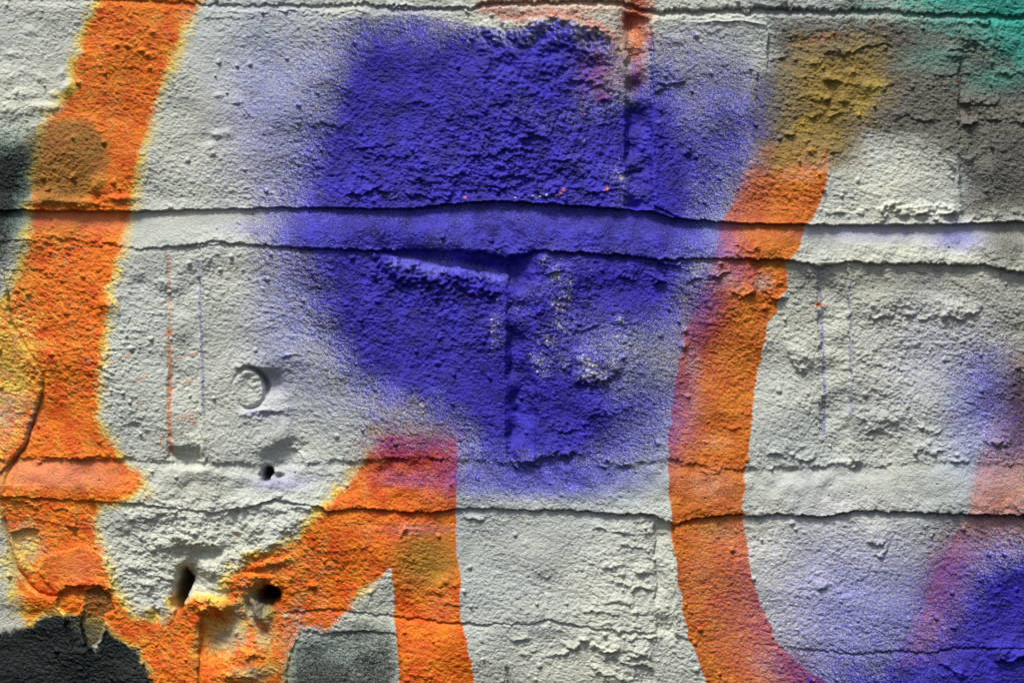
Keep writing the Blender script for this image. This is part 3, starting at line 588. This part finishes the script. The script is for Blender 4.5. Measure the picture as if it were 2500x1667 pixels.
grey = mx(cover([(1880,42),(2300,40),(2560,90),(3400,120),(3400,535),(2350,530),(2342,400),(2240,350),(2120,330),(2060,400),(1860,420),(1800,300),(1840,200),(1876,150)], 40, 10, .86), dab(1790, 300, 90, 160, .50), dab(2460, 600, 80, 70, .75), dab(2240, 690, 300, 44, .55), dab(1980, 600, 300, 26, .2), dab(1960, 690, 50, 50, .55),  # the band just under the right bed joint is shade painted grey
          dab(2480, 760, 80, 120, .45), dab(2490, 1000, 80, 190, .95), dab(2440, 1230, 90, 90, .5), dab(1900, 80, 60, 30, .5), dab(1960, 160, 40, 100, .4), dab(1950, 780, 40, 40, .25), dab(1560, 840, 150, 240, .42), dab(1720, 300, 110, 220, .5), dab(1400, 1020, 160, 80, .25), dab(2440, 960, 60, 120, .7), dab(2420, 1130, 60, 60, .5), dab(2310, 1420, 90, 180, .80, 20), dab(2420, 1250, 90, 80, .4), .55 * cover([(2300,60),(3400,60),(3400,535),(2350,530)], 60, 12), dab(2030, 1560, 200, 80, .25), dab(1930,20,60,14,.5), dab(2090,12,90,16,.7), dab(2200, 330, 150, 40, .4), dab(1690, 860, 40, 160, .25), dab(1740, 710, 90, 60, .35),
          dab(2080,920,500,300,.14), dab(1200,1380,30,30,.05), dab(1135,1350,24,60,.3), dab(2440, 1280, 90, 26, .3), dab(560,1370,90,60,.14))
grey = grey * (1 - .7 * dab(1790, 90, 90, 46, 1, 0, 1.5))
grey = np.clip(grey * (1 - .6 * dab(2200, 460, 130, 60, 1)), 0, 1)
dark = mx(cover([(-400,1556),(0,1545),(57,1528),(134,1494),(176,1504),(200,1562),(240,1582),(255,1524),(291,1551),(337,1586),(364,1635),(383,1669),(460,1900),(700,2500),(-900,2500),(-900,1556)], 11, 9, .95),
          cover([(-900,345),(-100,345),(0,348),(70,336),(112,330),(98,380),(84,430),(74,490),(56,540),(20,640),(-20,720),(-100,760),(-900,760)], 52, 14, .92), dab(20, 540, 110, 30, .6), dab(-10, 430, 95, 85, .93),
          .36 * cover([(-10,330),(60,320),(120,296),(190,284),(232,306),(262,350),(262,400),(230,450),(180,500),(90,500),(40,420)], 18, 6),
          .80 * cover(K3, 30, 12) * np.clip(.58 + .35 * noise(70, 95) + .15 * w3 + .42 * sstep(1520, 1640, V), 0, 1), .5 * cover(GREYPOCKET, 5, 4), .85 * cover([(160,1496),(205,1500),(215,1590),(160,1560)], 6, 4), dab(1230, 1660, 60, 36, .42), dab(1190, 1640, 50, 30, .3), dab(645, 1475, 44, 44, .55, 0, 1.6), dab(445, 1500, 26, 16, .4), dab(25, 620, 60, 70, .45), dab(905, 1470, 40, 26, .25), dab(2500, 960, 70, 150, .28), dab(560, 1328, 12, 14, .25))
dark = dark * np.where(M1, 1 - .35 * sstep(20, 120, U), 1)
dirt = np.clip(noise(190, 90, ang=80, stretch=1.6) * 1.1 + noise(60, 91) * .5, 0, 1)
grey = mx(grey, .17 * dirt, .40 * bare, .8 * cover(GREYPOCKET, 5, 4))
olive = mx(ochre, .35 * bare, .5 * cover(GREYPOCKET, 5, 4),  .05 * dirt, .36 * o2, .72 * dab(1930, 370, 120, 60, 1, -30), .6 * dab(1880, 640, 60, 40), .5 * dab(1740, 1290, 100, 40), .62 * cover([(60,330),(120,296),(190,284),(232,306),(268,350),(268,400),(240,460),(200,505),(90,500),(70,420)], 20, 6), .22 * dab(270, 200, 60, 300, 1, 20), .74 * dab(1045, 1370, 90, 85, 1, 0, 1.6) * o1hard, dab(180, 400, 90, 90, .2))
stain = mx(streak([(411,622),(413,700),(415,809),(414,870)], 6, .42, 1.5), streak([(413,840),(416,951),(414,1010),(418,1104)], 7, .62, 1.5), dab(415, 809, 7, 8, 1), dab(405, 818, 6, 4, .9), dab(415, 951, 7, 6, 1), dab(1999, 744, 14, 6, .9), dab(414, 990, 6, 12, .8), dab(1482, 462, 4, 9, 1), dab(1474, 1005 - 540, 3, 3, .5),
           dab(1376, 464, 5, 4, 1), dab(1369, 475, 5, 4, 1), dab(1136, 482, 4, 4, .9), dab(1150, 311, 4, 4, .8), dab(1425, 275, 4, 4, .8), dab(2340, 196, 5, 4, .9), dab(2010, 973, 5, 4, .9), dab(1525, 739, 3, 3, 0),
           *[streak([(a, b), (c, e)], 2.6, .68, 1.2) for a, b, c, e in [(293,876,326,861),(268,888,282,884),(328,932,362,918),(430,878,486,858),(442,938,470,926),(434,1022,474,1012),(462,1032,478,1026),(398,1060,392,1090),(340,990,346,984),(436,1060,446,1058),(576,1308,584,1310)]])
chip = np.where(chipm < .93, sstep(.50, .30, f6) * (id6 < (chipm - .12) * .95 * (1 + 1.1 * ang)) * (.35 + .45 * np.modf(id6 * 91)[0]), chipm).astype(F)
wob = n150 * 150 + n300 * 220
keep = (1 - sstep(2640, 3150, U + wob)) * sstep(-620, -140, U + wob)            # the painting thins out beyond the pictured patch
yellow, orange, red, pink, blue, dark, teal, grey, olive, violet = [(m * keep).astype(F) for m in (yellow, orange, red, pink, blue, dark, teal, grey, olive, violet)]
grey = np.maximum(grey, (.17 * dirt).astype(F))
print("paint done")

# ------------------------------------------------------------------ which part every face belongs to
Uc = 0.25 * (U[:-1, :-1] + U[1:, :-1] + U[:-1, 1:] + U[1:, 1:]); Vc = 0.25 * (V[:-1, :-1] + V[1:, :-1] + V[:-1, 1:] + V[1:, 1:])
def cc(a): return a[:-1, :-1]
lab = np.zeros((NY - 1, NX - 1), np.int16)
top = Vc < cc(l0); j0 = (~top) & (Vc < cc(l0b)); r1 = (Vc >= cc(l0b)) & (Vc < cc(l1)); jm1 = (Vc >= cc(l1)) & (Vc < cc(l2))
r2 = (Vc >= cc(l2)) & (Vc < cc(l3)); jm2 = (Vc >= cc(l3)) & (Vc < cc(l4)); r3 = (Vc >= cc(l4)) & (Vc < cc(l5)); r4 = Vc >= cc(l5)
x = Uc + cc(noise(28, 61, X=U * 0.3)) * 4 + cc(noise(9, 62, X=U * 0.3)) * 2
parts = []
def setp(mask, name, label=None):
    parts.append((name, label)); lab[mask] = len(parts)
setp(top & (x < 1185), "brick", None)
setp(top & (x >= 1185) & (x < 1900), "brick", None)
setp(top & (x >= 1900), "brick", "teal-sprayed brick at the top right corner")
setp(j0 | jm1 & False, "mortar_joint", "top bed joint, mostly out of the picture")
setp(r1 & (x < -175), "brick")
setp(r1 & (x >= -175) & (x < 1530), "brick", "long brick with an orange stripe on the left and deep blue on the right")
setp(r1 & (x >= 1590) & (x < 2342), "brick", "short brick fading from blue to grey with an ochre and orange stripe")
setp(r1 & (x >= 2342), "brick", "grey brick end misted with teal")
setp(cc(j_top), "mortar_joint", "upright joint sprayed orange-red above and blue below")
setp(jm1, "mortar_joint", "smooth trowelled bed joint crossing the whole picture")
setp(r2 & (x < 411), "brick", "orange and yellow brick with a crack down its left side")
setp(r2 & (x >= 411) & (x < 488), "mortar_joint", "white upright joint with a rusty orange drip line")
setp(r2 & (x >= 488) & (x < 1240), "brick", "brick fading from white to blue, with a plugged hole")
setp(r2 & (x >= 1240) & (x < 1309), "mortar_joint", "blue upright joint")
setp(r2 & (x >= 1309) & (x < 2002), "brick", "blue brick with cream worn patches and an orange stripe at its right")
setp(r2 & (x >= 2002) & (x < 2072), "mortar_joint", "white upright joint with a thin purple line")
setp(r2 & (x >= 2072), "brick", "rough white brick misted with blue")
setp(jm2, "mortar_joint", "rough lower bed joint, salmon at the left and white at the right")
setp(r3 & (x < 540), "brick", "battered brick with peeling orange skin and deep holes")
setp(r3 & (x >= 540) & (x < 1600), "brick", "brick with an orange wedge at the left and bare white at the right")
setp(r3 & (x >= 1600) & (x < 1642), "mortar_joint", "narrow white upright joint")
setp(r3 & (x >= 1642), "brick", "white brick with an orange stripe, turning violet at the right")
setp(r4 & (x < 1646), "brick", "lowest brick, dark grey and orange at the left and ridged white at the right")
setp(r4 & (x >= 1646), "brick", "lowest brick turning deep blue at the right")
lab[lab == 0] = 10

# ------------------------------------------------------------------ material: paint layers mixed over one another with spray speckle
def lin(c):
    r = []
    for v in c:
        v = v / 255.0
        r.append(v / 12.92 if v <= 0.04045 else ((v + 0.055) / 1.055) ** 2.4)
    return (*r, 1.0)
PAL = dict(white=(202,206,195), grey=(84,80,72), teal=(40,154,138), olive=(158,128,44), yellow=(236,206,84), orange=(243,114,0), pink=(246,150,108),
           red=(146,12,12), violet=(98,98,228), blue=(42,30,168), dark=(2,8,9), chip=(206,198,168), stain=(214,116,44))
mat = bpy.data.materials.new("sprayed_paint")
mat.use_nodes = True
nt = mat.node_tree
nt.nodes.clear()
N = nt.nodes.new; LK = nt.links.new
out = N("ShaderNodeOutputMaterial"); bs = N("ShaderNodeBsdfPrincipled"); LK(bs.outputs[0], out.inputs[0])
tc = N("ShaderNodeTexCoord")
def ntex(scale, detail=2.0, rough_=0.6, loc=(0, 0, 0), sc=(1, 1, 1)):
    mp = N("ShaderNodeMapping"); mp.inputs['Location'].default_value = loc; mp.inputs['Scale'].default_value = sc
    mp.inputs['Rotation'].default_value = (0, math.radians(14), 0)
    LK(tc.outputs['Object'], mp.inputs[0])
    t = N("ShaderNodeTexNoise"); t.inputs['Scale'].default_value = scale; t.inputs['Detail'].default_value = detail; t.inputs['Roughness'].default_value = rough_
    LK(mp.outputs[0], t.inputs['Vector'])
    return t
def math_n(op, a, b=None, c=None, clamp=False):
    m = N("ShaderNodeMath"); m.operation = op; m.use_clamp = clamp
    for i, v in enumerate((a, b, c)):
        if v is None: continue
        if isinstance(v, (int, float)): m.inputs[i].default_value = v
        else: LK(v, m.inputs[i])
    return m.outputs[0]
nA = ntex(2300, 2.0, .75); nB = ntex(2100, 2.0, .75, (3.1, 1.7, 5.5)); nC = ntex(160, 3.0, .6, (7, 2, 1))
sA = N("ShaderNodeSeparateColor"); LK(nA.outputs['Color'], sA.inputs[0])
sB = N("ShaderNodeSeparateColor"); LK(nB.outputs['Color'], sB.inputs[0])
chan = dict(a=sA.outputs[0], b=sA.outputs[1], c=sA.outputs[2], d=sB.outputs[0], e=sB.outputs[1], f=sB.outputs[2])
def attr_channels(name):
    a = N("ShaderNodeAttribute"); a.attribute_name = name
    s = N("ShaderNodeSeparateColor"); LK(a.outputs['Color'], s.inputs[0])
    return [s.outputs[0], s.outputs[1], s.outputs[2], a.outputs['Alpha']]
p1 = attr_channels("paint_a"); p2 = attr_channels("paint_b"); p3 = attr_channels("paint_c")
src = dict(yellow=p1[0], orange=p1[1], red=p1[2], pink=p1[3], blue=p2[0], dark=p2[1], teal=p2[2], grey=p2[3], olive=p3[0], chip=p3[1], stain=p3[2], violet=p3[3])
# slight tone changes inside every coat
col = None
def rgb(name, shift=0.14):
    c = lin(PAL[name])
    mxn = N("ShaderNodeMix"); mxn.data_type = 'RGBA'
    k1, k2 = 1 - shift, 1 + shift
    mxn.inputs[6].default_value = (c[0] * k1, c[1] * k1, c[2] * k1, 1); mxn.inputs[7].default_value = (min(1, c[0] * k2), min(1, c[1] * k2 * 1.02), min(1, c[2] * k2), 1)
    if name == 'orange': mxn.inputs[6].default_value = lin((214, 70, 2)); mxn.inputs[7].default_value = lin((246, 138, 12))
    if name == 'blue': mxn.inputs[6].default_value = lin((28, 16, 112)); mxn.inputs[7].default_value = lin((56, 48, 196))
    if name == 'dark': mxn.inputs[6].default_value = lin((1, 6, 7)); mxn.inputs[7].default_value = lin((12, 26, 26))
    r = math_n('ADD', math_n('MULTIPLY_ADD', nC.outputs['Fac'], 2.2, -0.6), math_n('MULTIPLY_ADD', chan['f'], 1.6, -0.8), None, True)
    LK(r, mxn.inputs[0])
    return mxn.outputs[2]
old = ntex(14, 4.0, .6, (2, 9, 4))
wm = N("ShaderNodeMix"); wm.data_type = 'RGBA'
wm.inputs[6].default_value = lin((188, 197, 194)); wm.inputs[7].default_value = lin((208, 209, 190))
LK(math_n('MULTIPLY_ADD', old.outputs['Fac'], 3.0, -1.0, True), wm.inputs[0])
col = wm.outputs[2]
# order of spraying, pink and violet partly painted light; how grainy each coat is (spread) and which noise drives it
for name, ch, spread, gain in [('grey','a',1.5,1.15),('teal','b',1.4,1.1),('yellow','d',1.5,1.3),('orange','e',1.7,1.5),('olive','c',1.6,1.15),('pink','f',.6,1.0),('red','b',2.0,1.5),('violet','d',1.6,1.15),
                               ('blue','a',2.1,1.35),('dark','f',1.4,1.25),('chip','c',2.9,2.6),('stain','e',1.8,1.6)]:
    m = src[name]
    nn = math_n('SUBTRACT', chan[ch], 0.5)
    bell = math_n('MULTIPLY', math_n('MULTIPLY', m, math_n('SUBTRACT', 1.0, m)), 4.0)     # speckle only where the coat is thin
    bell = math_n('POWER', math_n('MAXIMUM', bell, 0.0), 0.6)
    v = math_n('ADD', m, math_n('MULTIPLY', math_n('MULTIPLY', nn, spread), bell))
    v = math_n('MULTIPLY_ADD', math_n('SUBTRACT', v, 0.5), gain, 0.5, True)
    v = math_n('MULTIPLY', v, math_n('GREATER_THAN', m, 0.02))
    mxn = N("ShaderNodeMix"); mxn.data_type = 'RGBA'
    LK(v, mxn.inputs[0]); LK(col, mxn.inputs[6]); LK(rgb(name), mxn.inputs[7])
    col = mxn.outputs[2]
LK(col, bs.inputs['Base Color'])
bs.inputs['Roughness'].default_value = 0.46
bs.inputs['Specular IOR Level'].default_value = 0.34
bp = N("ShaderNodeBump"); bp.inputs['Strength'].default_value = 0.7; bp.inputs['Distance'].default_value = 0.0006
LK(nA.outputs['Fac'], bp.inputs['Height']); LK(bp.outputs[0], bs.inputs['Normal'])

# ------------------------------------------------------------------ meshes
wall = bpy.data.objects.new("brick_wall", None)
wall.location = (0, 0, 0)
COL.objects.link(wall)
wall["label"] = "white painted brick wall with sprayed orange stripes, deep blue cloud and chipped rough joints"
wall["category"] = "wall"
wall["kind"] = "thing"

XW = ((U - 1250) * K).astype(F); ZW = ((833.5 - V) * K + ZC).astype(F); YW = (-H * K).astype(F)
P = np.stack([XW, YW, ZW], -1).reshape(-1, 3)
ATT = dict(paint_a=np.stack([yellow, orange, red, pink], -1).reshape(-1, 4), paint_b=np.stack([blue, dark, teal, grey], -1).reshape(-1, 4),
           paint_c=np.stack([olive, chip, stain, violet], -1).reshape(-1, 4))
BACK = 0.103
def make_mesh(name, verts, quads, atts, parent, material, smooth_n=None):
    me = bpy.data.meshes.new(name)
    me.vertices.add(len(verts)); me.vertices.foreach_set("co", verts.astype(F).ravel())
    me.loops.add(quads.size); me.loops.foreach_set("vertex_index", quads.astype(np.int32).ravel())
    me.polygons.add(len(quads)); me.polygons.foreach_set("loop_start", np.arange(0, quads.size, 4, dtype=np.int32))
    me.update(calc_edges=True)
    me.polygons.foreach_set("use_smooth", np.ones(len(quads), bool))
    for k, a in atts.items():
        at_ = me.attributes.new(k, 'FLOAT_COLOR', 'POINT'); at_.data.foreach_set("color", a.astype(F).ravel())
    me.materials.append(material)
    o = bpy.data.objects.new(name, me); COL.objects.link(o); o.parent = parent
    return o
idx = np.arange(NY * NX, dtype=np.int64).reshape(NY, NX)
q = np.stack([idx[:-1, :-1], idx[1:, :-1], idx[1:, 1:], idx[:-1, 1:]], -1).reshape(-1, 4)
labf = lab.reshape(-1)
objs = {}
for i, (name, label) in enumerate(parts, 1):
    fq = q[labf == i]
    if len(fq) == 0: continue
    used = np.unique(fq)
    remap = np.full(NY * NX, -1, np.int64); remap[used] = np.arange(len(used))
    fl = remap[fq]
    # border edges -> sides running back into the wall
    e = np.concatenate([fl[:, [0, 1]], fl[:, [1, 2]], fl[:, [2, 3]], fl[:, [3, 0]]])
    key = np.sort(e, 1); code = key[:, 0] * (len(used) + 1) + key[:, 1]
    _, first, cnt = np.unique(code, return_index=True, return_counts=True)
    be = e[first[cnt == 1]]
    bv = np.unique(be); n0 = len(used)
    fr = np.full(n0, -1, np.int64); fr[bv] = np.arange(len(bv))
    pv = P[used]
    front = pv[bv]; back = front.copy(); back[:, 1] = BACK
    verts = np.concatenate([pv, front, back])
    a, b = fr[be[:, 0]] + n0, fr[be[:, 1]] + n0
    side = np.stack([b, a, a + len(bv), b + len(bv)], -1)
    atts = {k: np.concatenate([v[used], v[used][bv], v[used][bv]]) for k, v in ATT.items()}
    o = make_mesh(name, verts, np.concatenate([fl, side]), atts, wall, mat)
    if label: o["label"] = label
print("parts", len(parts), "verts", NY * NX)

# small added parts: the round plug in its hole and the paint bead on the top joint
def dome(name, cx, cy, rx, ry, h, y0, label, seed, paint):
    n, m = 90, 46
    rng = np.random.RandomState(seed)
    ph = np.linspace(0, 2 * math.pi, n, endpoint=False)
    verts, quads = [], []
    rag = 1 + .05 * np.sin(2 * ph + seed) + .04 * np.sin(3 * ph + 1.3 * seed) + .02 * np.sin(7 * ph)
    for j in range(m):
        r = j / (m - 1)
        if r < .88: hh = h * (1 - .10 * (r / .88) ** 2); rr = r / .88
        else: t = (r - .88) / .12; rr = 1 + .03 * t; hh = h * .90 * math.cos(t * math.pi / 2) - 22 * t * t
        xx = cx + rx * rr * rag * np.cos(ph); yy = cy + ry * rr * rag * np.sin(ph)
        nz = perlin((xx / 13).astype(F) + 50, (yy / 9).astype(F) + 50, seed) * 2.6 + perlin((xx / 5).astype(F) + 90, (yy / 5).astype(F) + 50, seed + 1) * 1.1
        dent = -4 * np.exp(-((xx - (cx - 16)) / 14) ** 2 - ((yy - (cy - 2)) / 14) ** 2) * (h < 12)
        dent = dent - 5 * np.exp(-((xx - (cx + 4)) / 15) ** 2 - ((yy - (cy + 36)) / 9) ** 2) * (h < 12)
        for a_, b_, c_ in zip(xx, yy, hh + (nz + dent) * (rr < 1.001)): verts.append(((a_ - 1250) * K, -(y0 + c_) * K, (833.5 - b_) * K + ZC))
    for j in range(m - 1):
        for i in range(n):
            quads.append((j * n + i, (j + 1) * n + i, (j + 1) * n + (i + 1) % n, j * n + (i + 1) % n))
    v = np.array(verts); z = np.zeros((len(v), 4), F); z3 = z.copy(); z3[:, 3] = paint
    o = make_mesh(name, v, np.array(quads), dict(paint_a=z, paint_b=z, paint_c=z3), wall, mat)
    if label: o["label"] = label
def height_at(u, v):
    return float(H[np.searchsorted(VA, v), np.searchsorted(UA, u)])
dome("plug", 607, 948, 34, 43, 8, height_at(607, 948) - 6, "round white filler plug sunk in its hole", 5, .05)
dome("paint_bead", 1822, 24, 9, 9, 12, height_at(1822, 26) + 4, "round pale bead stuck in the top joint", 8, .0)
print("scene built")
